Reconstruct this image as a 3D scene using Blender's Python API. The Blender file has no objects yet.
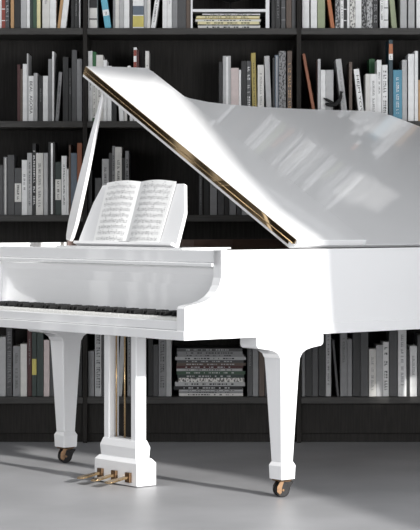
import bpy, bmesh, math, random
from mathutils import Vector, Matrix
random.seed(7)
S = bpy.context.scene
COL = S.collection
PI = math.pi

# ------------------------------------------------------------------ camera
CAM_H = 1.137
F = 2058.0                      # focal length in pixels of the 420 px wide frame
cd = bpy.data.cameras.new('camera'); cam = bpy.data.objects.new('camera', cd); COL.objects.link(cam)
cam.location = (0, 0, CAM_H); cam.rotation_euler = (PI/2, 0, 0)
cd.sensor_fit = 'HORIZONTAL'; cd.sensor_width = 36; cd.lens = F/420*36; cd.shift_y = -50/420
cd.clip_end = 100
S.camera = cam

# ------------------------------------------------------------------ world, sun, fill, exposure
w = bpy.data.worlds.new('world'); S.world = w; w.use_nodes = True
w.node_tree.nodes['Background'].inputs[0].default_value = (0.93, 0.96, 1.0, 1)
w.node_tree.nodes['Background'].inputs[1].default_value = 0.41
PHI = math.atan2(.638, .770)    # heading of the piano's long axis
SUN_AZ = math.radians(0.0)      # sun leans a touch towards the tail
SUN_EL = math.radians(16.3)
uu = Vector((math.cos(PHI), math.sin(PHI), 0)); vv = Vector((-math.sin(PHI), math.cos(PHI), 0))
sdir = (vv*math.cos(SUN_AZ)+uu*math.sin(SUN_AZ))*math.cos(SUN_EL)+Vector((0, 0, -math.sin(SUN_EL)))
sl = bpy.data.lights.new('sun', 'SUN'); sl.energy = 7.0; sl.angle = math.radians(1.5); sl.color = (1, .985, .96)
so = bpy.data.objects.new('sun', sl); COL.objects.link(so); so.rotation_euler = sdir.to_track_quat('-Z', 'Y').to_euler()
so.location = (4, 2, 4)
def area(name, loc, target, sx, sy, e, col=(1, 1, 1)):
    l = bpy.data.lights.new(name, 'AREA'); l.shape = 'RECTANGLE'; l.size = sx; l.size_y = sy; l.energy = e; l.color = col
    o = bpy.data.objects.new(name, l); COL.objects.link(o); o.location = loc
    o.rotation_euler = (Vector(target)-Vector(loc)).to_track_quat('-Z', 'Y').to_euler(); return o
area('window_daylight_right', (2.85, 3.4, 1.7), (.3, 9.0, 1.5), 2.4, 2.6, 235, (.97, .98, 1))
area('fill_left', (-4.6, 3.2, 1.6), (0, 8.5, 1.1), 3.2, 2.4, 135, (.95, .97, 1))  # fill lamp added to brighten the shaded keyboard side; no window there
S.view_settings.view_transform = 'Standard'; S.view_settings.look = 'None'
S.view_settings.gamma = 1; S.view_settings.use_curve_mapping = False
S.view_settings.exposure = 0.0

# ------------------------------------------------------------------ materials
MATS = {}
def mat(name, col, rough=.5, metal=0, noise=0, nscale=30, coat=0, bump=0, stretch=None, spec=.5, noise_col=None, lo=.4, hi=.6):
    if name in MATS: return MATS[name]
    m = bpy.data.materials.new(name); m.use_nodes = True
    nt = m.node_tree; b = nt.nodes['Principled BSDF']
    b.inputs['Base Color'].default_value = (*col, 1); b.inputs['Roughness'].default_value = rough
    b.inputs['Metallic'].default_value = metal; b.inputs['Coat Weight'].default_value = coat
    b.inputs['Coat Roughness'].default_value = .03; b.inputs['Specular IOR Level'].default_value = spec
    if noise or bump:
        tc = nt.nodes.new('ShaderNodeTexCoord'); mp = nt.nodes.new('ShaderNodeMapping')
        if stretch: mp.inputs['Scale'].default_value = stretch
        nz = nt.nodes.new('ShaderNodeTexNoise'); nz.inputs['Scale'].default_value = nscale; nz.inputs['Detail'].default_value = 6
        nt.links.new(tc.outputs['Object'], mp.inputs[0]); nt.links.new(mp.outputs[0], nz.inputs['Vector'])
        if noise:
            r = nt.nodes.new('ShaderNodeValToRGB')
            r.color_ramp.elements[0].position = lo; r.color_ramp.elements[1].position = hi
            c2 = noise_col if noise_col else tuple(max(0, c*(1-noise)) for c in col)
            r.color_ramp.elements[0].color = (*c2, 1); r.color_ramp.elements[1].color = (*col, 1)
            nt.links.new(nz.outputs['Fac'], r.inputs[0]); nt.links.new(r.outputs[0], b.inputs['Base Color'])
        if bump:
            bp = nt.nodes.new('ShaderNodeBump'); bp.inputs['Strength'].default_value = bump; bp.inputs['Distance'].default_value = .002
            nt.links.new(nz.outputs['Fac'], bp.inputs['Height']); nt.links.new(bp.outputs[0], b.inputs['Normal'])
    MATS[name] = m; return m
def srgb(r, g, b):
    f = lambda c: (c/255/12.92) if c <= 10 else ((c/255+.055)/1.055)**2.4
    return (f(r), f(g), f(b))
WHITE = mat('white_lacquer', (.83, .83, .835), .3, coat=1.0, noise=.015, nscale=2)
M_FLOOR = mat('polished_concrete', (.38, .38, .39), .45, spec=.25, noise=.2, nscale=2.2, bump=.05, lo=.3, hi=.7)
M_WOOD = mat('dark_stained_oak', (.025, .023, .021), .6, spec=.12, noise=.3, nscale=22, stretch=(6, 6, .35), bump=.2)
M_WOODH = mat('dark_stained_oak_board', (.060, .058, .055), .5, spec=.2, noise=.25, nscale=22, stretch=(.35, 6, 6), bump=.15)
M_WALL = mat('grey_plaster', (.55, .55, .55), .9, noise=.05, nscale=4)
BRASS = mat('polished_brass', (.62, .44, .24), .25, metal=1, noise=.15, nscale=60)
M_BRONZE = mat('aged_brass_leaf', (.30, .22, .13), .05, metal=1, noise=.06, nscale=9)
COPPER = mat('copper_brass', (.16, .10, .06), .45, metal=1, noise=.2, nscale=50)
BLACKR = mat('black_rubber', (.010, .009, .009), .5, spec=.2, noise=.2, nscale=50)
BLACKG = mat('black_lacquer', (.010, .010, .010), .5, spec=.15, noise=.2, nscale=20)
MAHOG = mat('brown_mahogany', (.15, .105, .095), .4, noise=.25, nscale=12, stretch=(.3, 3, 3))
IVORY = mat('ivory_keytop', (.86, .85, .82), .25, noise=.02, nscale=20)
PAPER = mat('book_paper', (.78, .76, .71), .8, noise=.12, nscale=90, stretch=(12, .3, .3))
SHEET = mat('sheet_music_paper', (.86, .86, .85), .7, noise=.02, nscale=10)
INK = mat('printing_ink', (.40, .40, .40), .7, noise=.1, nscale=50)
GOLDW = mat('spruce_soundboard', (.35, .22, .10), .4, noise=.2, nscale=20, stretch=(.4, 5, 1))

# ------------------------------------------------------------------ mesh helpers
def link(name, bm, m, parent=None, smooth=False, bevel=0, seg=2, loc=None):
    bmesh.ops.recalc_face_normals(bm, faces=bm.faces)
    me = bpy.data.meshes.new(name); bm.to_mesh(me); bm.free()
    if m: me.materials.append(m)
    if smooth:
        for p in me.polygons: p.use_smooth = True
    o = bpy.data.objects.new(name, me); COL.objects.link(o)
    if parent: o.parent = parent
    if loc: o.location = loc
    if bevel:
        b = o.modifiers.new('bevel', 'BEVEL'); b.width = bevel; b.segments = seg; b.limit_method = 'ANGLE'; b.angle_limit = .6
    return o
def box(bm, x0, x1, y0, y1, z0, z1):
    vs = [bm.verts.new((x, y, z)) for z in (z0, z1) for x, y in ((x0, y0), (x1, y0), (x1, y1), (x0, y1))]
    for f in ((0, 1, 2, 3), (4, 5, 6, 7), (0, 1, 5, 4), (1, 2, 6, 5), (2, 3, 7, 6), (3, 0, 4, 7)): bm.faces.new([vs[i] for i in f])
    return vs
def frust(bm, rects):
    """stack of rectangles (x0,x1,y0,y1,z) lofted"""
    rows = [[bm.verts.new((x, y, z)) for x, y in ((x0, y0), (x1, y0), (x1, y1), (x0, y1))] for x0, x1, y0, y1, z in rects]
    bm.faces.new(rows[0]); bm.faces.new(rows[-1])
    for a, b in zip(rows, rows[1:]):
        for i in range(4): bm.faces.new((a[i], a[(i+1) % 4], b[(i+1) % 4], b[i]))
def prism(bm, pts, fa, fb):
    """closed outline pts; fa/fb map an outline point to the two end positions"""
    A = [bm.verts.new(fa(p)) for p in pts]; B = [bm.verts.new(fb(p)) for p in pts]
    bm.faces.new(A); bm.faces.new(B)
    n = len(pts)
    for i in range(n): bm.faces.new((A[i], A[(i+1) % n], B[(i+1) % n], B[i]))
def cyl(bm, a, b, r, n=16, r2=None):
    a = Vector(a); b = Vector(b); d = (b-a).normalized(); r2 = r if r2 is None else r2
    x = d.orthogonal().normalized(); y = d.cross(x)
    A = [bm.verts.new(a+(x*math.cos(t)+y*math.sin(t))*r) for t in [2*PI*i/n for i in range(n)]]
    B = [bm.verts.new(b+(x*math.cos(t)+y*math.sin(t))*r2) for t in [2*PI*i/n for i in range(n)]]
    bm.faces.new(A); bm.faces.new(B)
    for i in range(n): bm.faces.new((A[i], A[(i+1) % n], B[(i+1) % n], B[i]))
def lathe(bm, prof, n=24, c=(0, 0)):
    rows = [[bm.verts.new((c[0]+r*math.cos(2*PI*i/n), c[1]+r*math.sin(2*PI*i/n), z)) for i in range(n)] for r, z in prof]
    for a, b in zip(rows, rows[1:]):
        for i in range(n): bm.faces.new((a[i], a[(i+1) % n], b[(i+1) % n], b[i]))
    bm.faces.new(rows[0]); bm.faces.new(rows[-1])
def NB(): return bmesh.new()
def tag(o, label=None, cat=None, group=None, kind=None):
    if label: o['label'] = label
    if cat: o['category'] = cat
    if group: o['group'] = group
    if kind: o['kind'] = kind
    return o
def empty(name, loc, rz=0):
    o = bpy.data.objects.new(name, None); COL.objects.link(o); o.location = loc; o.rotation_euler = (0, 0, rz); o.empty_display_size = .1; return o
def bx(name, m, parent, *r, bevel=0, **k):
    bm = NB(); box(bm, *r); return link(name, bm, m, parent, bevel=bevel, **k)
def struct(o): o['kind'] = 'structure'; return o

# ------------------------------------------------------------------ room shell
bm = NB(); box(bm, -6, 3.25, -1.5, 10.95, -.1, 0); struct(link('floor', bm, M_FLOOR))
bm = NB(); box(bm, -6, 3.25, 10.75, 10.95, 0, 4.2); struct(link('wall_back', bm, M_WALL))
# left wall, off camera: dark panelling and pale strips added to reflect in the hinge
bm = NB(); box(bm, -6.0, -5.9, -1.5, 10.75, 0, 4.2); struct(link('wall_left', bm, M_WOOD))
for k, (a, b) in enumerate(((1.0, 1.5), (4.6, 5.0), (9.54, 9.565), (9.63, 9.66), (9.74, 9.80), (9.95, 10.07))):
    bm = NB(); box(bm, -5.9, -5.86, a, b, 0, 4.2); struct(link('reflection_strip_%d' % (k+1), bm, M_WALL))
# right wall, unseen: opening edge shaped to the sun patch, gaps added for streaks
WX = 3.0; TAN = math.tan(SUN_EL)
def wall_pt(u, zp):
    """point of the wall whose sun ray crosses the piano's bass side at (u, zp)"""
    v = vw(u); return (7.915+uu.y*u+vv.y*v, zp-v*TAN)
def vw(u): return (WX+.096-uu.x*u)/vv.x
EDGE = [(-1.2, .05), (-.3, .30), (-.15, .48), (0, .68), (.2, .85), (.4, .86), (.65, .745), (1.0, .715), (1.24, .672), (1.49, .73), (1.8, .85), (2.14, .97), (2.18, .5), (2.19, -1.2)]
STREAK_GAPS = [[(1.184, 1.555), (1.49, 1.71)], [(1.172, 1.312), (1.525, 1.47)], [(1.254, 1.262), (1.551, 1.390)], [(1.927, 1.804), (2.278, 1.956)], [(1.164, 1.680), (1.482, 1.80)], [(1.202, 1.429), (1.449, 1.52)]]  # invented slits, placed to throw light streaks on the lid
GW = [.012, .020, .019, .027, .007, .008]
def wall_right():
    from mathutils.geometry import tessellate_polygon
    edge = [wall_pt(u, z) for z, u in EDGE]
    edge = [(y, min(max(z, .05), 4.1)) for y, z in edge]
    outer_ = [(-1.5, 0), (10.75, 0), (10.75, 4.2), (-1.5, 4.2)]
    hole = [(1.0, .05)]+[(edge[0][0], .05)]+[e for e in edge if .06 < e[1] < 4.09]+[(1.0, edge[-1][1])]
    loops = [outer_, hole]
    for (a, b), g in zip(STREAK_GAPS, GW):
        loops.append([wall_pt(a[0], a[1]-g/2), wall_pt(b[0], b[1]-g/2), wall_pt(b[0], b[1]+g/2), wall_pt(a[0], a[1]+g/2)])
    pt = []  # extra hole added to throw a sun patch on the bottom-shelf books
    for x_, y_ in ((369, 396), (384, 381), (402, 369), (409, 380), (411, 400), (369, 402)):
        q = Vector(((x_-210)*10.3/F+.096, 10.3-7.915)); u_ = q.dot(uu.xy); v_ = q.dot(vv.xy); z_ = CAM_H+(215-y_)*10.3/F
        pt.append(wall_pt(u_, z_+v_*TAN))
    loops.append(pt)
    flat = [p for l in loops for p in l]
    tris = tessellate_polygon([[Vector((p[0], p[1], 0)) for p in l] for l in loops])
    bm = NB(); T = .012
    A = [bm.verts.new((WX, p[0], p[1])) for p in flat]; B = [bm.verts.new((WX+T, p[0], p[1])) for p in flat]
    for t in tris:
        bm.faces.new([A[i] for i in t]); bm.faces.new([B[i] for i in reversed(t)])
    k = 0
    for l in loops:
        n = len(l)
        for i in range(n): bm.faces.new((A[k+i], A[k+(i+1) % n], B[k+(i+1) % n], B[k+i]))
        k += n
    return struct(link('wall_right', bm, M_WALL))
wall_right()

# ------------------------------------------------------------------ grand piano (local x = towards tail, y = towards treble, z up)
PIANO = empty('grand_piano', (-.096, 7.915, 0), PHI)
tag(PIANO, 'white grand piano with raised lid, open sheet music and brass casters', 'piano')
def P(name, bm, m, parent=PIANO, **k): return link(name, bm, m, parent, **k)
W = 1.612; ZB = .653; ZT = 1.0
# outer rim: bass side straight, tail round, bentside
outer = [(.183, 0), (2.5, 0), (2.62, .04), (2.72, .2), (2.74, .45), (2.66, .72), (2.52, .84), (2.38, .99), (2.26, 1.09), (2.1, 1.18), (1.8, 1.25), (1.5, 1.262), (1.3, 1.29), (1.15, 1.36), (1.02, 1.50), (.95, 1.58), (.88, 1.612), (.183, 1.612)]
def offset_open(pts, d):
    out = []
    for i, p in enumerate(pts):
        a = Vector(pts[max(i-1, 0)]); b = Vector(pts[min(i+1, len(pts)-1)]); t = (b-a).normalized()
        n = Vector((-t.y, t.x)); out.append((p[0]+n.x*d, p[1]+n.y*d))
    return out
def rim(name, d0, d1, z0, z1, m, zend=None):
    a = offset_open(outer, d0); b = offset_open(outer, d1)
    bm = NB(); q = []
    for p, r in zip(a, b):
        zt = z1 if zend is None or p[1] < .9 else zend
        q.append([bm.verts.new((p[0], p[1], z0)), bm.verts.new((p[0], p[1], zt)), bm.verts.new((r[0], r[1], zt)), bm.verts.new((r[0], r[1], z0))])
    for s, t in zip(q, q[1:]):
        for i in range(4): bm.faces.new((s[i], s[(i+1) % 4], t[(i+1) % 4], t[i]))
    bm.faces.new(q[0]); bm.faces.new(q[-1])
    return P(name, bm, m, bevel=.002)
rim('rim', 0, .05, ZB, ZT, WHITE, 1.012)
rim('base_moulding', -.005, .0, ZB, ZB+.045, WHITE)
full_outer = outer; outer = [(.56, 0)]+outer[1:-1]+[(.56, 1.612)]
rim('inner_rim', .052, .062, ZB+.06, ZT-.004, MAHOG, 1.022)
outer = full_outer
bm = NB(); prism(bm, offset_open(outer, .064), lambda p: (p[0]+.05, p[1], .80), lambda p: (p[0]+.05, p[1], .81)); P('soundboard', bm, GOLDW)
bm = NB(); pl = offset_open(outer, .11); prism(bm, [(max(p[0], .45), p[1]) for p in pl], lambda p: (p[0], p[1], .86), lambda p: (p[0], p[1], .872))
P('iron_plate', bm, BRASS)
# cheeks: arms with the scooped profile
prof = [(0, ZB), (0, .775), (.006, .784), (.03, .789), (.07, .794), (.105, .803), (.135, .818), (.158, .838), (.174, .862), (.184, .895), (.188, .93), (.183, .942), (.183, ZT), (.30, ZT), (.30, ZB)]
for y0, y1 in ((0, .052), (1.558, 1.612)):
    bm = NB(); prism(bm, prof, lambda p: (p[0], y0, p[1]), lambda p: (p[0], y1, p[1]))
    P('cheek', bm, WHITE, bevel=.003)
bm = NB(); box(bm, .012, 1.1, .052, 1.558, ZB, .692); P('keybed', bm, WHITE, bevel=.003)
bm = NB(); box(bm, -.004, .012, .0, 1.612, ZB, .690); P('keybed_moulding', bm, WHITE, bevel=.003)
bm = NB(); box(bm, .006, .03, .052, 1.558, .690, .727); P('key_slip', bm, WHITE, bevel=.004)
# fallboard, concave
fp = [(.196, .735), (.200, .78), (.203, .82), (.204, .86), (.202, .90), (.197, .925), (.193, .931), (.178, .934), (.176, .946), (.190, .95), (.25, .95), (.25, .735)]
bm = NB(); prism(bm, fp, lambda p: (p[0], .052, p[1]), lambda p: (p[0], 1.558, p[1])); P('fallboard', bm, WHITE, bevel=.002)
bm = NB(); box(bm, .188, .25, .052, 1.558, .95, ZT-.002); P('name_board', bm, WHITE, bevel=.003)
# keys: 52 white, 36 black
wk_w = (1.558-.052-.04)/52
bm = NB(); box(bm, 0, .17, 0, wk_w-.001, .70, .737); k0 = P('white_key', bm, IVORY, bevel=.001); k0.location = (.032, .072, 0)
for i in range(1, 52):
    c = k0.copy(); COL.objects.link(c); c.parent = PIANO; c.location = (.032, .072+i*wk_w, 0)
bm = NB(); frust(bm, [(0, .115, 0, .014, .737), (.006, .115, .001, .013, .7545)]); b0 = P('black_key', bm, BLACKG, bevel=.001)
n = 0
for i in range(51):
    if (i-0) % 7 in (1, 4): continue       # gaps between B-C and E-F, counted from bass A
    c = b0 if n == 0 else b0.copy()
    if n: COL.objects.link(c); c.parent = PIANO
    c.location = (.085, .072+(i+1)*wk_w-.006, 0); n += 1
for y in (.052, 1.538):
    bm = NB(); box(bm, .03, .2, y, y+.02, .70, .75); P('key_block', bm, WHITE, bevel=.003)
# music shelf
bm = NB(); box(bm, .25, .50, .34, 1.24, ZT-.03, ZT-.004); P('music_shelf', bm, WHITE, bevel=.003)
bm = NB(); box(bm, .26, .52, .34, 1.22, ZT-.004, ZT+.004); P('sliding_desk_tray', bm, WHITE, bevel=.002)
# ---- lid
TH = math.radians(28.5); ct, sn = math.cos(TH), math.sin(TH)
def LP(u, w_, n_):      # lid coordinates -> piano local; n_ = distance above the flap's top plane (0)
    return (u, w_*ct-n_*sn, 1.034+w_*sn+n_*ct)
def cap(w_, n_):        # keep the hinge end of the slab standing on the rim
    return w_
lid_far = [(.585, 1.645), (.80, 1.658), (.952, 1.664), (.965, 1.60), (.972, 1.50), (.984, 1.44), (1.025, 1.395), (1.11, 1.362), (1.22, 1.345), (1.4, 1.333), (1.65, 1.33), (1.9, 1.335), (2.10, 1.342), (2.19, 1.335), (2.25, 1.30), (2.31, 1.23), (2.40, 1.12), (2.52, .97), (2.66, .75), (2.745, .47), (2.72, .22), (2.63, .06), (2.5, 0)]
T1 = .024; T2 = .054
def lid_slab(name, far, n0, n1, m, u0):
    bm = NB()
    near = [(u0, 0)]
    out = near+far
    def pt(p, nn):
        x, y, z = LP(p[0], p[1], nn)
        if p[1] < .1 and y < .0 or z < ZT+.001:
            # hinge end: underside starts where the slab meets the rim top
            if z < ZT+.001:
                wn = (ZT+.001-1.034-nn*ct)/sn; wn = max(wn, p[1]); x, y, z = LP(p[0], wn, nn)
        return (x, max(y, 0), z)
    prism(bm, out, lambda p: pt(p, n0), lambda p: pt(p, n1))
    return P(name, bm, m, bevel=.002)
lid_slab('lid', lid_far, -T2, -T1, WHITE, .585)
bm = NB()
fl = [(.587, .0), (.587, 1.642), (.80, 1.656), (.950, 1.662), (.960, 1.62), (.970, 0)]
prism(bm, fl, lambda p: LP(p[0], p[1], -T1+.001), lambda p: LP(p[0], p[1], 0)); P('front_lid_flap', bm, WHITE, bevel=.002)
# piano hinge running up the folded edge: two bronze leaves and a brass knuckle
HB = .583
def lidbox(name, u0, u1, w0, w1, n0, n1, m, parent=PIANO, **k):
    bm = NB(); vs = box(bm, u0, u1, w0, w1, n0, n1)
    for v in vs: v.co = Vector(LP(*v.co))
    return P(name, bm, m, parent, **k)
l1 = lidbox('lid_hinge', HB-.002, .587, .012, 1.640, -.0215, -.002, M_BRONZE)
lidbox('hinge_leaf', HB-.002, .585, .045, 1.640, -.040, -.027, M_BRONZE, l1)
bm = NB(); cyl(bm, LP(HB-.001, .02, -.0237), LP(HB-.001, 1.64, -.0237), .0028, 10); P('hinge_knuckle', bm, BRASS, l1, smooth=True)
# prop stick
def prop():
    b = Vector((.536, 1.505, 1.020)); 
    t = Vector((.60, 1.330, 1.034+1.330/ct*sn-(T2+.004)/ct))
    ax = (t-b); x = uu_l = Vector((1, 0, 0)); side = ax.cross(Vector((0, 0, 1))).normalized()
    d = ax.normalized()
    # wide face looks along the view direction
    vw_ = Vector((1, 0, 0)); wd = d.cross(vw_).normalized(); th = d.cross(wd).normalized()
    bm = NB(); rows = []
    for f_, hw, ht in ((0, .016, .009), (.03, .022, .010), (.12, .030, .010), (.25, .030, .010), (.45, .027, .009), (.65, .021, .008), (.85, .012, .007), (.97, .009, .007), (1, .006, .006)):
        c = b+ax*f_
        rows.append([bm.verts.new(c+wd*hw*sx+th*ht*sy) for sx, sy in ((-1, -1), (1, -1), (1, 1), (-1, 1))])
    bm.faces.new(rows[0]); bm.faces.new(rows[-1])
    for a, c in zip(rows, rows[1:]):
        for i in range(4): bm.faces.new((a[i], a[(i+1) % 4], c[(i+1) % 4], c[i]))
    P('prop_stick', bm, WHITE, bevel=.003)
prop()
# ---- music desk
LEAN = math.radians(22)
def D(v, w_, n_):       # desk coordinates: n_ forwards of the desk's face
    return (.30+w_*math.sin(LEAN)-n_*math.cos(LEAN), v, ZT+w_*math.cos(LEAN)+n_*math.sin(LEAN))
dk = [(.432, .0), (.440, .09), (.447, .155), (.478, .22), (.508, .283), (.513, .285), (1.072, .285), (1.08, .281), (1.106, .20), (1.122, .05), (1.124, .0)]
bm = NB(); prism(bm, dk, lambda p: D(p[0], p[1]+.004, -.016), lambda p: D(p[0], p[1]+.004, 0)); md = P('music_desk', bm, WHITE, bevel=.002)
bm = NB(); vs = box(bm, .43, 1.115, .004, .016, 0, .03)
for v in vs: v.co = Vector(D(*v.co))
P('desk_ledge', bm, WHITE, md, bevel=.002)
# ---- legs
def make_leg(v0, v1, brace=True):
    vc = (v0+v1)/2
    bm = NB()
    pr = [(.366, ZB), (.366, .622), (.369, .612), (.378, .606), (.43, .599), (.46, .592), (.482, .579), (.4935, .56)]
    left = pr; right = [(1.094-p[0]-.002, p[1]) for p in reversed(pr)]
    prism(bm, left+right, lambda p: (p[0], v0, p[1]), lambda p: (p[0], v1, p[1]))
    leg = P('leg', bm, WHITE, bevel=.004)
    bm = NB(); c = .546
    frust(bm, [(c-.052, c+.052, v0+.001, v1-.001, .565), (c-.048, c+.048, v0+.005, v1-.005, .50), (c-.031, c+.031, vc-.031, vc+.031, .143)])
    P('leg_shaft', bm, WHITE, leg, bevel=.003)
    bm = NB(); frust(bm, [(c-.031, c+.031, vc-.031, vc+.031, .144), (c-.0385, c+.0385, vc-.039, vc+.039, .128), (c-.036, c+.036, vc-.037, vc+.037, .073)])
    P('leg_foot', bm, WHITE, leg, bevel=.002)
    # caster: stem, plate, fork, two wheels
    bm = NB(); cyl(bm, (c, vc, .058), (c, vc, .074), .013); box(bm, c-.03, c+.03, vc-.028, vc+.028, .066, .073)
    P('caster_plate', bm, COPPER, leg, bevel=.001)
    ux = Vector((-.6, .25, 0)).normalized(); uy = Vector((-ux.y, ux.x, 0)); hub = Vector((c, vc, .030))+ux*.004
    bm = NB()
    for s in (-1, 1):
        o_ = hub+uy*.0235*s
        fk = [(.006, -.010), (.014, -.018), (.027, -.006), (.026, .014), (.014, .034), (-.004, .036), (.004, .012)]
        prism(bm, fk, lambda p: o_+ux*p[0]+Vector((0, 0, p[1]))+uy*.0*s, lambda p: o_+ux*p[0]+Vector((0, 0, p[1]))+uy*.003*s)
    a = Vector((c, vc, .063))
    prism(bm, [(-.030, -.018), (.020, -.026), (.020, .026), (-.030, .018)], lambda p: a+ux*p[0]+uy*p[1], lambda p: a+ux*p[0]+uy*p[1]+Vector((0, 0, .005)))
    cyl(bm, hub-uy*.028, hub+uy*.028, .005)
    P('caster_fork', bm, COPPER, leg, bevel=.0008)
    bm = NB(); prism(bm, [(-.050, .034), (-.006, .038), (.004, .002), (-.030, -.006), (-.036, .014)], lambda p: hub+ux*p[0]+Vector((0, 0, p[1]-.004))-uy*.012, lambda p: hub+ux*p[0]+Vector((0, 0, p[1]-.004))+uy*.012)
    P('brake_lever', bm, BLACKR, leg, bevel=.001)
    bm = NB(); cyl(bm, hub-uy*.022, hub-uy*.003, .0298, 28); cyl(bm, hub+uy*.003, hub+uy*.022, .0295, 28); cyl(bm, hub-uy*.006, hub+uy*.006, .012, 16); P('caster_wheel', bm, BLACKR, leg, bevel=.003)
    return leg
make_leg(0.0, .105)
make_leg(1.495, 1.60)
l3 = make_leg(.62, .725)
l3.location = (1.75, -.1, 0)
# ---- pedal lyre
def lyre():
    u0, u1, v0, v1 = .282, .336, .675, .900
    bm = NB(); box(bm, u0, u1, v0, v0+.036, .16, ZB)
    ly = P('pedal_lyre', bm, WHITE, bevel=.003)
    bm = NB(); box(bm, u0, u1, v1-.036, v1, .16, ZB); P('lyre_post', bm, WHITE, ly, bevel=.003)
    bm = NB(); box(bm, u0+.004, u1-.004, v0+.036, v1-.036, .16, .195); P('lyre_rail', bm, WHITE, ly, bevel=.002)
    bm = NB(); frust(bm, [(u0-.002, u1+.002, v0-.002, v1+.002, .190), (u0-.012, u1+.012, v0-.013, v1+.013, .160), (u0-.009, u1+.009, v0-.010, v1+.010, .120), (u0-.012, u1+.012, v0-.013, v1+.013, .095)])
    P('lyre_collar', bm, WHITE, ly, bevel=.002)
    bm = NB(); frust(bm, [(.258, .36, .638, .935, .004), (.258, .36, .638, .935, .098), (.270, .348, .656, .917, .116)]); P('lyre_base', bm, WHITE, ly, bevel=.002)
    for v in (.73, .788, .847):
        bm = NB(); cyl(bm, (.309, v, .19), (.309, v, ZB), .0038, 10); P('pedal_rod', bm, BRASS, ly, smooth=True)
    for v in (.690, .787, .885):
        bm = NB(); box(bm, .246, .2585, v-.017, v+.017, .018, .060)
        pf = P('pedal_plate', bm, COPPER, ly, bevel=.002)
        bm = NB()
        rows = []
        for x, hw, z, t in ((.25, .009, .040, .012), (.225, .010, .038, .010), (.20, .016, .034, .008), (.17, .021, .030, .007), (.148, .020, .027, .006), (.138, .011, .025, .005)):
            rows.append([bm.verts.new((x, v+hw*sx, z+t/2*sy)) for sx, sy in ((-1, -1), (1, -1), (1, 1), (-1, 1))])
        bm.faces.new(rows[0]); bm.faces.new(rows[-1])
        for a, c in zip(rows, rows[1:]):
            for i in range(4): bm.faces.new((a[i], a[(i+1) % 4], c[(i+1) % 4], c[i]))
        P('pedal', bm, BRASS, ly, bevel=.001)
lyre()

# ------------------------------------------------------------------ sheet music on the desk (a thing of its own)
SM = empty('sheet_music', PIANO.matrix_basis @ Vector(D(.78, .018, .004)), PHI)
tag(SM, 'open white sheet music book resting on the piano music desk', 'sheet music')
org = Vector(D(.78, .018, .004))
def SD(v, w_, n_): return Vector(D(v, w_+.018, n_+.004))-org
def page(side):
    # columns across the page: t 0 at the gutter, 1 at the outer edge
    bm = NB(); N = 10; rows = []
    gb, gt = (.770, .800)                      # gutter bottom / top (v)
    ob, ot = (.545, .556) if side < 0 else (1.000, 1.038)
    def pos(t, s, lift=0):
        b = gb+(ob-gb)*t; tp = gt+(ot-gt)*t
        bulge = .014*math.sin(min(t*1.5, 1)*PI*.5)*(1-t*.75)+.002
        return SD(b+(tp-b)*s, s*(.281-.004*t+.006*math.sin(t*PI)), bulge+lift)
    for i in range(N+1):
        rows.append([bm.verts.new(pos(i/N, s)) for s in (0, 1)]+[bm.verts.new(pos(i/N, s, -.0018)) for s in (1, 0)])
    for a, b in zip(rows, rows[1:]):
        for i in range(4): bm.faces.new((a[i], a[(i+1) % 4], b[(i+1) % 4], b[i]))
    bm.faces.new(rows[0]); bm.faces.new(rows[-1])
    pg = link('page', bm, SHEET, SM, smooth=False)
    # printed music
    bm = NB(); rnd = random.Random(5+side)
    def quad(t0, t1, s0, s1, l=.0004):
        vs = [bm.verts.new(pos(t, s, l)) for t, s in ((t0, s0), (t1, s0), (t1, s1), (t0, s1))]; bm.faces.new(vs)
    nsys = 10
    for k in range(nsys):
        c = .925-k*.094
        if k == 0:
            quad(.34, .74, .967, .974)
        a0, a1 = (.10, .92)
        for line in range(5):
            s = c-line*.0105
            for q in range(8):
                t0 = a0+(a1-a0)*q/8; t1 = a0+(a1-a0)*(q+1)/8
                quad(t0, t1, s-.0009, s+.0009)
        t = a0+.02
        while t < a1-.02:
            s = c-rnd.random()*.042
            quad(t, t+.013, s-.006, s+.006)
            if rnd.random() < .8:
                dn = rnd.choice((-1, 1)); s2 = s+dn*.03
                quad(t+(.010 if dn > 0 else 0), t+(.013 if dn > 0 else .003), min(s, s2), max(s, s2))
                if rnd.random() < .5: quad(t, t+.035, s2-.0025, s2+.0025)
            t += rnd.choice((.018, .026, .034, .045))
        for bar in (a0, a0+.27, a0+.55, a1):
            quad(bar, bar+.003, c-.042, c)
    ink = link('printed_notes', bm, INK, pg)
    return pg
page(-1); page(1)
bm = NB()
vs = box(bm, .74, .81, -.008, .004, .0, .012)
for v in vs: v.co = SD(*v.co)
link('page_clip', bm, BLACKG, SM)

# ------------------------------------------------------------------ bookcase
BY = 10.26                                   # front plane
def X(px, Y=BY): return (px-210)*Y/F
def Zp(py, Y=BY): return CAM_H+(215-py)*Y/F
BC = empty('bookcase', (0, BY, 0))
tag(BC, 'dark stained wooden bookcase filling the wall behind the piano', 'bookcase')
def bc(name, m, x0, x1, y0, y1, z0, z1, bevel=.002):
    bm = NB(); box(bm, x0, x1, y0, y1, z0, z1); return link(name, bm, m, BC, bevel=bevel)
ups = [-1.691, X(85), X(299), 1.511]
SHELF = {'A': Zp(28), 'B': Zp(121), 'C': Zp(215), 'D': .673, 'E': .229, 'T': 2.535}
TW = .011
for i, x in enumerate(ups): bc('upright', M_WOOD, x-TW, x+TW, .002, .36, 0.0, 2.60)
for (a, b) in zip(ups, ups[1:]):
    for k, z in SHELF.items(): bc('shelf_board', M_WOODH, a+TW, b-TW, 0 if k != 'E' else -.004, .36, z-.032, z)
    bc('back_panel', M_WOOD, a+TW, b-TW, .345, .36, 0, 2.60)
    bc('plinth_panel', M_WOOD, a+TW+.001, b-TW-.001, .03, .045, .045, .195)
    bc('plinth_base', M_WOOD, a+TW, b-TW, .05, .065, 0, .05)

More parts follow.
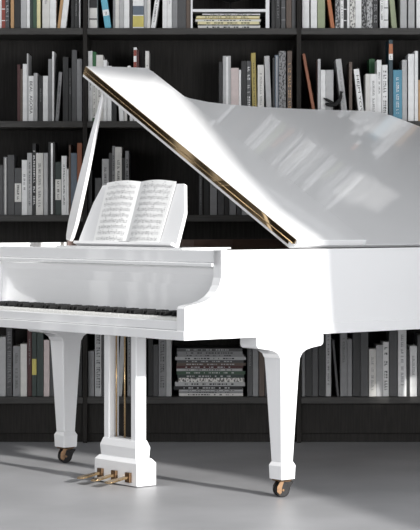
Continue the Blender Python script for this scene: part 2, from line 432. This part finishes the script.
# ------------------------------------------------------------------ books
PAL = {'white': (232, 232, 230), 'offwhite': (214, 212, 206), 'lightgrey': (178, 178, 178), 'grey': (134, 134, 136), 'darkgrey': (72, 72, 74), 'black': (30, 30, 31),
       'red': (150, 62, 48), 'darkred': (72, 28, 28), 'rust': (150, 82, 48), 'tan': (190, 146, 96), 'cream': (226, 216, 160), 'green': (52, 84, 62), 'sage': (150, 160, 122),
       'olive': (172, 152, 70), 'teal': (66, 142, 170), 'darkteal': (28, 58, 70), 'pink': (206, 190, 186), 'brown': (92, 74, 62), 'darkgreen': (44, 58, 54), 'bluegrey': (92, 104, 118),
       'emerald': (34, 100, 52), 'orange': (186, 104, 56), 'yellow': (205, 190, 90), 'cyan': (92, 176, 200)}
for k_, c_ in PAL.items():      # slightly muted dyes
    g_ = sum(c_)/3; PAL[k_] = tuple(int(x_*.85+g_*.15) for x_ in c_)
WORD = {'white': 'white', 'offwhite': 'off-white', 'lightgrey': 'light grey', 'grey': 'mid grey', 'darkgrey': 'dark grey', 'black': 'black', 'red': 'red', 'darkred': 'dark red',
        'rust': 'rust brown', 'tan': 'tan', 'cream': 'cream yellow', 'green': 'dark green', 'sage': 'sage green', 'olive': 'mustard yellow', 'teal': 'teal blue', 'darkteal': 'dark teal',
        'pink': 'pale pink', 'brown': 'brown', 'darkgreen': 'blackish green', 'bluegrey': 'blue grey', 'emerald': 'bright green', 'orange': 'orange', 'yellow': 'yellow', 'cyan': 'cyan blue'}
def bmat(c, speckle=False):
    rgb = srgb(*PAL[c])
    if speckle:
        lum = sum(rgb)/3
        oc = tuple(min(1, x*3+.25) for x in rgb) if lum < .2 else tuple(x*.16 for x in rgb)
        return mat('patterned_cover_'+c, rgb, .55, noise=1, nscale=120, noise_col=oc, stretch=(1, 1, .6), lo=.44, hi=.5)
    return mat('cloth_cover_'+c, rgb, .5, noise=.10, nscale=26, bump=.03)
BOOKS = []
BAYS = ['left', 'middle', 'right']
SN = {'A': 'top', 'B': 'second', 'C': 'third', 'E': 'bottom'}
def glyphs(bm, w_, h, z0, z1, y, big, rnd):
    """small vertical lettering down a spine: letter-sized marks"""
    z = z1; lw = w_*(.5 if big else .28)
    while z > z0:
        L = rnd.choice((.004, .006, .007)) * (1.6 if big else 1)
        k = rnd.random()
        if k < .8:
            x = -lw/2; box(bm, x, x+lw*.25, y-.0006, y, z-L, z)
            if k < .5: box(bm, x, x+lw, y-.0006, y, z-L*.35, z)
            if k > .3: box(bm, x+lw*.6, x+lw, y-.0006, y, z-L, z-L*.1)
        z -= L+(.003 if big else .002)
def book(row, x0, x1, ytop, c, lean=0, t=None, tc='black', dy=0, lab=None, patt=False, text=None, depth=None):
    """x0,x1: the foot's extent on the bookcase plane (in photo units), lean: how far the top is shifted"""
    Y = BY+.035+dy; base = SHELF[row]
    ytop = ytop if ytop is not None else -25-random.Random(int(x0*7)).random()*22
    h = Zp(ytop, Y)-base; wd = (x1-x0)*Y/F; xc = X((x0+x1)/2, Y); dp = depth or min(.25, .16+.3*h*.25)
    if row == 'A' and h > .43: h = .43
    a = math.atan2(lean*Y/F, h)
    o_bm = NB(); ct_ = min(.0022, wd*.2)
    # cover: spine and two boards
    box(o_bm, -wd/2, wd/2, 0, ct_, 0, h); box(o_bm, -wd/2, -wd/2+ct_, ct_, dp, 0, h); box(o_bm, wd/2-ct_, wd/2, ct_, dp, 0, h)
    o = link('book', o_bm, bmat(c, patt), None, bevel=.0008, seg=1)
    lift = abs(math.sin(a))*wd/2
    o.location = (xc, Y, base+.0005+lift); o.rotation_euler = (0, a, 0)
    bm = NB(); box(bm, -wd/2+ct_, wd/2-ct_, ct_, dp-.004, .003, h-.004); link('pages', bm, PAPER, o)
    rnd = random.Random(int(x0*13+ord(row)))
    ft = ''
    if t:
        bm = NB()
        if t == 'small': glyphs(bm, wd, h, h*.45, h*.8, 0, False, rnd); ft = ' with small lettering'
        elif t == 'text': glyphs(bm, wd, h, h*.15, h*.85, 0, False, rnd); ft = ' with printed lettering'
        elif t == 'big': glyphs(bm, wd, h, h*.12, h*.9, 0, True, rnd); ft = ' with large lettering'
        elif t == 'bands':
            for q in (.12, .3, .82, .9): box(bm, -wd/2, wd/2, -.0006, 0, h*q, h*q+.004)
            ft = ' with banded spine'
        elif t == 'stripe':
            box(bm, -wd*.1, wd*.18, -.0006, 0, .004, h-.006); ft = ' with pale stripe'
        link('spine_lettering', bm, bmat(tc), o)
    if text:
        tcu = bpy.data.curves.new('t', 'FONT'); tcu.body = text; tcu.size = 1; tcu.extrude = 0.02
        to = bpy.data.objects.new('t', tcu); COL.objects.link(to); bpy.context.view_layer.update()
        me = bpy.data.meshes.new_from_object(to.evaluated_get(bpy.context.evaluated_depsgraph_get())); bpy.data.objects.remove(to)
        xs = [v.co.x for v in me.vertices]; ys = [v.co.y for v in me.vertices]; L = max(xs)-min(xs); hh = max(ys)-min(ys)
        sx = h*.72/L; sy = wd*.55/hh
        for v in me.vertices:      # reads from top to bottom
            px_ = (v.co.x-min(xs))*sx; py_ = (v.co.y-min(ys)-hh/2)*sy
            v.co = Vector((py_, -.0004+v.co.z*.01, h*.88-px_))
        me.materials.append(bmat(tc)); to = bpy.data.objects.new('spine_lettering', me); COL.objects.link(to); to.parent = o
        ft = ' with bold lettering'
    if lab:
        for (ya, yb, lc) in lab:
            za = Zp(yb, Y)-base; zb_ = Zp(ya, Y)-base
            bm = NB(); box(bm, -wd/2+.0003, wd/2-.0003, -.0008, 0, za, zb_); lo = link('spine_label', bm, bmat(lc), o)
            if lc == 'white' or lc == 'offwhite':
                bm = NB(); glyphs(bm, wd, h, za+.01, zb_-.01, -.0008, False, rnd); link('label_lettering', bm, bmat('black'), lo)
        ft = ' with '+WORD[lab[0][2]]+' label'
    if patt: ft = ' with speckled spine'
    xm = (x0+x1)/2; bay = 0 if xm < 85 else 1 if xm < 299 else 2
    BOOKS.append(dict(o=o, row=row, bay=bay, x=xm, w=x1-x0, c=c, ft=ft, h=h, lean=lean))
    return o
N_ = None
# (row, x0, x1, ytop, colour, options)
R = [
 # top shelf, left bay
 ('A',-2,1.5,N_,'white',{}),('A',1.7,5.2,N_,'red',dict(t='bands',tc='white')),('A',5.3,9.3,N_,'darkgrey',dict(t='big',tc='lightgrey')),('A',10.6,14,N_,'tan',{}),
 ('A',14.3,20.3,N_,'black',{}),('A',20.8,26.6,N_,'lightgrey',{}),('A',26.8,29.8,N_,'white',{}),('A',30,32.8,N_,'darkgreen',{}),('A',33,36.8,N_,'green',{}),('A',36.9,40.4,N_,'cream',{}),
 ('A',42.3,49.8,N_,'offwhite',dict(t='small',tc='grey')),('A',50,56,N_,'white',{}),('A',57.2,60,-12,'tan',dict(lean=4.8)),('A',60.3,65.8,-12,'white',dict(lean=4.8)),('A',71,74,N_,'black',{}),('A',74.3,78,N_,'black',dict(t='text',tc='grey')),('A',78.3,81,N_,'darkgrey',dict(t='stripe',tc='white')),
 # top, middle
 ('A',88.2,89.2,N_,'lightgrey',{}),('A',89.4,97.2,N_,'offwhite',dict(lab=[(18.5,19.8,'black'),(-2,8,'black')])),('A',105,111.3,-12,'cyan',dict(lean=-6,lab=[(10,16,'white')])),
 ('A',113,115.2,N_,'grey',{}),('A',115.3,119,N_,'offwhite',{}),('A',119.2,123.8,N_,'lightgrey',{}),('A',124,129.4,N_,'white',dict(t='small',tc='grey')),('A',130,132.4,N_,'darkgrey',{}),
 ('A',132.8,143.8,N_,'white',dict(lab=[(6,15,'bluegrey'),(16,27,'yellow')])),('A',144.2,147,N_,'lightgrey',{}),('A',147.2,150.4,N_,'offwhite',{}),('A',150.8,155.3,-12,'white',dict(lean=5.8,t='text')),
 ('A',162.5,167,N_,'white',{}),('A',167.2,171.8,N_,'white',dict(t='small',tc='grey')),('A',172.2,177.5,N_,'grey',{}),('A',177.8,186,N_,'darkgrey',{}),('A',186.3,190,N_,'brown',{}),
 ('A',271.5,275,N_,'black',{}),('A',275.3,280.5,N_,'black',dict(t='text',tc='grey')),('A',281.2,285.5,N_,'darkgrey',dict(t='bands',tc='grey')),('A',286.3,291.5,N_,'brown',dict(t='small',tc='lightgrey')),('A',291.8,295.9,N_,'darkgrey',{}),
 # top, right
 ('A',302.3,309.3,N_,'white',{}),('A',310.8,317,N_,'white',{}),('A',317.5,325,N_,'sage',{}),('A',331,334.8,-12,'orange',dict(lean=-5.6)),('A',335.4,340,N_,'darkgrey',dict(patt=True)),
 ('A',340.4,343.6,N_,'white',dict(t='text')),('A',343.8,346.8,N_,'black',dict(t='bands',tc='white')),('A',347.2,349.6,N_,'white',{}),('A',350,355.3,N_,'offwhite',dict(patt=True)),('A',355.5,361.5,N_,'white',dict(t='small')),('A',361.8,366.6,N_,'black',dict(patt=True)),
 ('A',366.8,372.5,N_,'lightgrey',dict(patt=True)),('A',372.8,378,N_,'black',dict(t='big',tc='grey')),('A',380,383.8,N_,'white',dict(t='text')),('A',384,388.2,N_,'white',dict(t='bands')),('A',392,397,-10,'sage',dict(lean=-3.5)),('A',400.3,406.8,N_,'lightgrey',{}),('A',408.2,414.6,N_,'lightgrey',{}),('A',416.5,422,N_,'white',{}),
 # second shelf, left
 ('B',17.3,20.3,64.6,'darkred',{}),('B',20.4,22.6,69,'brown',{}),('B',22.8,26.9,64,'white',{}),('B',26.9,28.4,53.5,'lightgrey',{}),('B',28.5,33.6,76,'white',dict(text='BEAL. AGORA')),('B',33.8,37.5,73,'lightgrey',{}),
 ('B',38.4,42.7,76,'black',dict(t='small',tc='grey')),('B',43,48,76,'white',{}),('B',48.2,51.9,59,'grey',{}),('B',52.1,54,51.5,'white',{}),('B',55.3,58.6,72,'grey',dict(lean=3.6,t='text')),
 ('B',62.8,68.3,57,'black',{}),('B',68.6,71.5,68,'black',dict(t='small',tc='grey')),('B',71.8,76.8,50,'darkgrey',{}),('B',77,82,59,'grey',{}),
 # second, middle
 ('B',88.2,92.3,51,'white',dict(t='small')),('B',92.5,96,52,'emerald',dict(lab=[(70,118,'offwhite')])),('B',96.2,103,55,'offwhite',dict(t='text')),('B',103.3,106.8,60,'white',{}),
 ('B',107.2,111.5,66,'white',{}),('B',112,116.5,70,'black',{}),('B',119.5,124,75,'white',dict(lean=-2.6)),('B',124.3,127,80,'offwhite',{}),('B',129.8,133,66,'white',dict(lean=-2.4)),('B',133.6,136.6,47.5,'white',dict(lab=[(62,68,'red'),(50,56,'red')])),('B',136.8,139,50,'darkred',{}),
 ('B',145.3,149,51,'offwhite',dict(t='small',tc='grey')),
 ('B',218.8,222.6,62,'black',{}),('B',222.9,230.8,56,'lightgrey',dict(t='stripe',tc='white')),('B',231,238.7,68,'pink',{}),('B',238.9,241,70,'white',{}),('B',241.3,246.3,61,'black',{}),('B',246.6,251,61,'darkgrey',dict(t='big',tc='white')),
 ('B',252.6,257,53,'olive',dict(lean=-1.5,t='text')),('B',257.6,264,65,'offwhite',dict(t='text',tc='grey')),('B',266.8,272,56,'lightgrey',dict(lean=-2.6)),('B',272.6,274.6,58,'black',{}),('B',274.8,278.6,55,'bluegrey',dict(t='stripe',tc='lightgrey')),('B',278.9,285.8,51,'grey',dict(patt=True)),('B',287.2,292,51,'brown',dict(t='big',tc='tan')),
 # second, right
 ('B',314.2,317.2,53,'rust',dict(lean=-12.3)),('B',317.8,320.6,59,'lightgrey',{}),('B',320.8,325.5,70,'white',{}),('B',325.7,333.5,70,'lightgrey',{}),('B',342.6,348.2,59,'lightgrey',dict(lean=-7,t='text',tc='grey')),
 ('B',349.2,352.2,62,'brown',{}),('B',359.6,365,69,'white',dict(lean=-6,text='HEJM YOV')),('B',365.6,370,74,'offwhite',dict(depth=.13)),('B',370.2,376.8,74,'white',dict(t='text',depth=.13)),('B',369.2,374.9,59,'emerald',dict(dy=.14,depth=.14)),('B',377,381.6,60,'white',dict(t='small')),
 ('B',382.2,387.6,65,'white',dict(t='big')),('B',388.8,392.8,40,'darkteal',dict(lab=[(44,54,'orange'),(54,60,'white')])),('B',393.2,402,70,'teal',dict(t='text',tc='white')),('B',402.2,407,60,'lightgrey',{}),('B',408.2,414,54,'white',{}),('B',414.6,418,51,'white',{}),('B',418.3,424,80,'tan',{}),
 # third shelf, left
 ('C',-3,2.8,165,'darkgrey',{}),('C',3.5,7,157,'grey',dict(t='stripe',tc='offwhite')),('C',7.5,14.3,155,'darkgrey',{}),('C',14.6,21.5,168,'darkgrey',dict(lab=[(183.5,202,'offwhite')])),('C',21.8,27,160,'white',dict(t='small')),('C',27.2,32,153,'lightgrey',dict(t='text')),
 ('C',32.4,35.8,143.5,'black',dict(t='big',tc='white')),('C',36,43,153,'offwhite',dict(t='text')),('C',43.5,47.8,153,'lightgrey',{}),('C',48.2,55,142,'black',dict(t='stripe',tc='white')),('C',55.3,61.2,162,'darkgreen',dict(lab=[(179.5,200,'offwhite')])),
 ('C',61.5,66.6,156,'white',dict(t='text')),('C',66.8,68.6,169,'white',{}),('C',68.8,70.8,145,'brown',{}),('C',71,76.9,153,'bluegrey',{}),('C',77.2,82,143,'rust',{}),
 # third, middle
 ('C',88,92,170,'black',{}),('C',95,101.5,178,'darkgrey',{}),('C',102,108.8,159,'lightgrey',dict(t='text')),('C',109,112,153,'darkgrey',{}),('C',112.2,114.8,146,'grey',dict(t='big',tc='black')),('C',115,121.8,147,'offwhite',dict(t='small')),('C',122,125,158,'black',{}),('C',125.3,128.8,151,'grey',dict(t='big',tc='black')),
 ('C',199,202.3,150,'darkgrey',dict(t='text',tc='grey')),('C',204,209,158,'black',{}),('C',210,217,152,'grey',dict(t='small',tc='darkgrey')),('C',218,224,160,'darkgrey',{}),('C',224.5,229,150,'black',{}),('C',229.5,236,158,'grey',{}),('C',237,241.5,162,'darkgrey',{}),('C',242,248,160,'lightgrey',{}),('C',249,254,160,'grey',{}),
 # bottom shelf, left
 ('E',-2,5.8,337,'lightgrey',{}),('E',6.3,12,322,'darkgrey',dict(t='big',tc='grey')),('E',13,20,346,'grey',dict(t='text',tc='darkgrey')),('E',20.4,26.9,344,'offwhite',{}),('E',27.3,31.6,325,'darkred',dict(t='small',tc='grey')),('E',32,36.5,328,'darkgreen',dict(lab=[(359,375,'yellow')])),('E',37,43.3,322,'darkgreen',{}),
 ('E',43.8,49.5,340,'pink',{}),('E',50,58,335,'darkgrey',{}),('E',62,71,335,'grey',{}),('E',72,76.2,340,'lightgrey',{}),('E',77,82.2,325,'black',{}),
 ('E',88.3,94.2,351,'grey',{}),('E',95,101.4,320,'lightgrey',dict(t='big',tc='darkgrey')),('E',102,108,330,'darkgrey',{}),('E',109,114.5,335,'grey',{}),('E',117,121.8,330,'lightgrey',dict(lean=4)),('E',127.4,131,318,'grey',dict(t='text',tc='black')),
 ('E',132,139,340,'darkgrey',{}),('E',140,147,330,'black',{}),('E',148.3,153,328,'black',{}),('E',153.3,158.3,345,'darkgrey',{}),('E',158.7,166,322,'grey',dict(t='big',tc='darkgrey')),('E',166.3,171.5,335,'lightgrey',{}),
 ('E',247.3,252.5,328,'darkgrey',dict(t='small',tc='grey')),('E',252.8,258.4,345,'grey',{}),('E',259,264.5,340,'brown',{}),('E',265,270,345,'darkgrey',{}),
 ('E',271,277,330,'grey',{}),('E',290,296,340,'darkgrey',{}),
 # bottom, right
 ('E',301.8,305,345,'grey',{}),('E',305.3,312,335,'black',{}),('E',312.3,318,322,'darkgrey',{}),('E',318.5,325.4,335,'black',{}),('E',325.8,331,318,'lightgrey',dict(t='text')),('E',337,339.2,340,'darkgrey',dict(lean=-5)),('E',340.3,347,322,'grey',dict(t='small',tc='darkgrey')),('E',347.3,352,339,'grey',{}),
 ('E',352.6,360,330,'black',{}),('E',360.4,368.3,325,'darkgrey',{}),('E',369,376,349,'offwhite',dict(t='text',tc='grey')),('E',376.2,383,345,'lightgrey',{}),('E',383.2,388.7,342,'white',dict(t='big')),('E',389.2,397.4,330,'darkgrey',{}),('E',398,406.4,324,'white',dict(t='text',tc='grey')),('E',406.8,409.2,350,'black',{}),('E',409.8,417,346,'white',dict(t='small',tc='grey')),('E',417.6,425,335,'darkgrey',{}),
]
for row, x0, x1, yt, c, kw in R:
    book(row, x0, x1, yt, c, **kw)
# labels that single each book out
for r in 'ABCE':
    for b in range(3):
        L = sorted([k for k in BOOKS if k['row'] == r and k['bay'] == b], key=lambda k: k['x'])
        for i, k in enumerate(L): k['l'] = L[i-1] if i else None; k['r'] = L[i+1] if i+1 < len(L) else None
def lab1(k, lvl):
    size = 'thin ' if k['w'] < 3.2 else 'thick ' if k['w'] > 6.5 else ''
    st = 'leaning ' if abs(k['lean']) > 1.5 else ''
    s = st+size+WORD[k['c']]+' book'
    if lvl > 0 or True: s += k['ft']
    if lvl >= 1:
        s += (', right of '+WORD[k['l']['c']]+' one') if k['l'] else ', at far left'
    if lvl >= 2:
        s += (', left of '+WORD[k['r']['c']]+' one') if k['r'] else ', at far right'
    return s+', '+SN[k['row']]+' shelf, '+BAYS[k['bay']]+' bay'
for lvl in (0, 1, 2):
    cnt = {}
    for k in BOOKS: 
        if 'final' not in k: cnt.setdefault(lab1(k, lvl), []).append(k)
    for s, ks in cnt.items():
        if len(ks) == 1 and len(s.split()) <= 16: ks[0]['final'] = s
ORD = ['first', 'second', 'third', 'fourth', 'fifth', 'sixth', 'seventh', 'eighth', 'ninth', 'tenth', 'eleventh', 'twelfth', 'thirteenth', 'fourteenth', 'fifteenth', 'sixteenth', 'seventeenth', 'eighteenth', 'nineteenth', 'twentieth', 'twenty-first', 'twenty-second', 'twenty-third', 'twenty-fourth', 'twenty-fifth', 'twenty-sixth', 'twenty-seventh', 'twenty-eighth']
for k in BOOKS:
    if 'final' not in k:
        L = sorted([q for q in BOOKS if q['row'] == k['row'] and q['bay'] == k['bay']], key=lambda q: q['x'])
        k['final'] = '%s book, %s from left on %s shelf, %s bay' % (WORD[k['c']], ORD[L.index(k)], SN[k['row']], BAYS[k['bay']])
    tag(k['o'], k['final'], 'book', 'books on the %s shelf' % SN[k['row']])
# ---- lying books
def flat_book(x0, x1, y0, y1, c, patt, label, group, dp=.22, dy=0, seed=0):
    Y = BY+.05+dy; xa, xb = X(x0, Y), X(x1, Y); z0, z1 = Zp(y1, Y), Zp(y0, Y)
    h = z1-z0; bm = NB(); t = min(.0016, h*.2)
    w_ = xb-xa
    box(bm, -w_/2, w_/2, 0, .002, 0, h); box(bm, -w_/2, w_/2, .002, dp, 0, t); box(bm, -w_/2, w_/2, .002, dp, h-t, h)
    o = link('book', bm, bmat(c, patt)); o.location = ((xa+xb)/2, Y, z0)
    bm = NB(); box(bm, -w_/2+.002, w_/2-.002, .002, dp-.003, t, h-t); link('pages', bm, PAPER, o)
    if not patt:
        rnd = random.Random(seed); bm = NB(); x = -w_*.36
        while x < w_*.34:
            L = rnd.choice((.004, .008, .012)); box(bm, x, x+L, -.0006, 0, h*.3, h*.68); x += L+rnd.choice((.003, .005, .02))
        link('spine_lettering', bm, bmat('black' if sum(PAL[c]) > 300 else 'lightgrey'), o)
    tag(o, label, 'book', group); return o
st = [(396.2,393.6,'offwhite',0),(393.4,391.6,'grey',0),(391.4,390.0,'lightgrey',0),(389.8,386.4,'black',0),(386.2,382.4,'lightgrey',0),(382.2,378.2,'offwhite',1),(378.0,374.8,'darkgreen',0),(374.6,371.4,'emerald',0),(371.2,369.0,'lightgrey',0),(368.8,366.0,'darkred',0),(365.8,363.2,'tan',0),(363.0,360.4,'darkgrey',0),(360.2,357.2,'lightgrey',0),(357.0,354.8,'grey',0),(354.6,351.8,'olive',0),(351.6,348.6,'darkgrey',0)]
rnd = random.Random(3)
base0 = 399.4-.214*0
zz = SHELF['E']+.001
st = [(a_, b_, {'tan': 'brown', 'olive': 'grey', 'emerald': 'green'}.get(c_, c_), p_) for a_, b_, c_, p_ in st]
for i, (ya, yb, c, p) in enumerate(st):
    x0 = 174+rnd.random()*4; x1 = 246-rnd.random()*4
    if i < 3: x0 = 179; x1 = 243
    Y = BY+.05; hh = (ya-yb+.2)*Y/F*1.0
    y1 = 215-(zz-CAM_H)*F/Y; zz += hh; y0 = 215-(zz-.0003-CAM_H)*F/Y
    pos = 'topmost' if i == len(st)-1 else 'bottom' if i == 0 else ORD[i]
    flat_book(x0, x1, y0, y1, c, p, '%s book lying %s in tall stack on bottom shelf' % (WORD[c], pos if pos in ('topmost', 'bottom') else pos+' from base'), 'books in the lying stack', seed=i)
zz = SHELF['A']+.001
for i, (hpx, c) in enumerate([(3.2, 'offwhite'), (1.2, 'black'), (2.8, 'cream'), (2.2, 'offwhite'), (1.2, 'olive'), (2.2, 'cream'), (1.2, 'black'), (1.0, 'white')]):
    Y = BY+.05; x0 = (198 if i == 0 else 195+rnd.random()*3) if i < 6 else 200+rnd.random()*6; x1 = 261-rnd.random()*2
    y1 = 215-(zz-CAM_H)*F/Y; zz += hpx*Y/F; y0 = 215-(zz-.0003-CAM_H)*F/Y
    pos = 'topmost' if i == 7 else 'bottom' if i == 0 else ORD[i]+' from base'
    flat_book(x0, x1, y0, y1, c, 0, 'thin %s book lying %s under white riser on top shelf' % (WORD[c], pos), 'books under the white riser', seed=i+40)
# white riser
RS = empty('shelf_riser', (X(230), BY+.03, SHELF['A']+.0005)); tag(RS, 'white riser frame over lying books on top shelf', 'shelf riser')
def rb(nm, xa, xb, za, zb):
    bm = NB(); box(bm, X(xa)-X(230), X(xb)-X(230), 0, .25, za, zb); link(nm, bm, WHITE, RS, bevel=.001)
rb('side_panel', 190.6, 192.6, 0, .36); rb('side_panel', 265.8, 269.6, 0, .36); rb('shelf', 192.6, 265.8, .083, .097)
bm = NB(); lathe(bm, [(.03, 0), (.034, .004), (.012, .012), (.006, .02), (.006, .045), (.03, .05), (.085, .075), (.12, .12), (.13, .17), (.125, .17), (.11, .12), (.07, .08)], 32)
bw = link('footed_bowl', bm, BLACKG, smooth=True); bw.location = (X(231), BY+.165, SHELF['A']+.098); tag(bw, 'black footed bowl standing on the white riser', 'bowl')
# black bird figurine in front of the books on the second shelf, right bay
def bird():
    o = empty('bird_figurine', (X(334), BY+.012, SHELF['B']+.001)); tag(o, 'black bird figurine with raised wing on second shelf, right bay', 'figurine')
    s = .005
    def blob(nm, pts, t):
        bm = NB(); prism(bm, pts, lambda p: (p[0]*s, -t/2, p[1]*s+.066), lambda p: (p[0]*s, t/2, p[1]*s+.066)); link(nm, bm, BLACKG, o, bevel=t*.3)
    blob('body', [(-9, 3), (-8.5, 4.5), (-6, 5), (-3.5, 4), (-1, 4), (2, 6), (4.5, 9.5), (6, 13), (6.3, 17), (8, 16.2), (10.5, 16), (8.3, 14.6), (8.6, 11), (7.6, 7), (5, 3), (2, 1.2), (-2, 1), (-6, 1.2)], .018)
    blob('wing', [(-11, 10), (-7, 9.5), (-3, 7.5), (0, 5.5), (1, 4), (-2, 3.5), (-5, 5), (-8, 7)], .012)
    bm = NB(); lathe(bm, [(.016, 0), (.018, .002), (.008, .005), (.004, .008), (.004, .075)], 16); link('stand', bm, BLACKG, o, smooth=True)
bird()
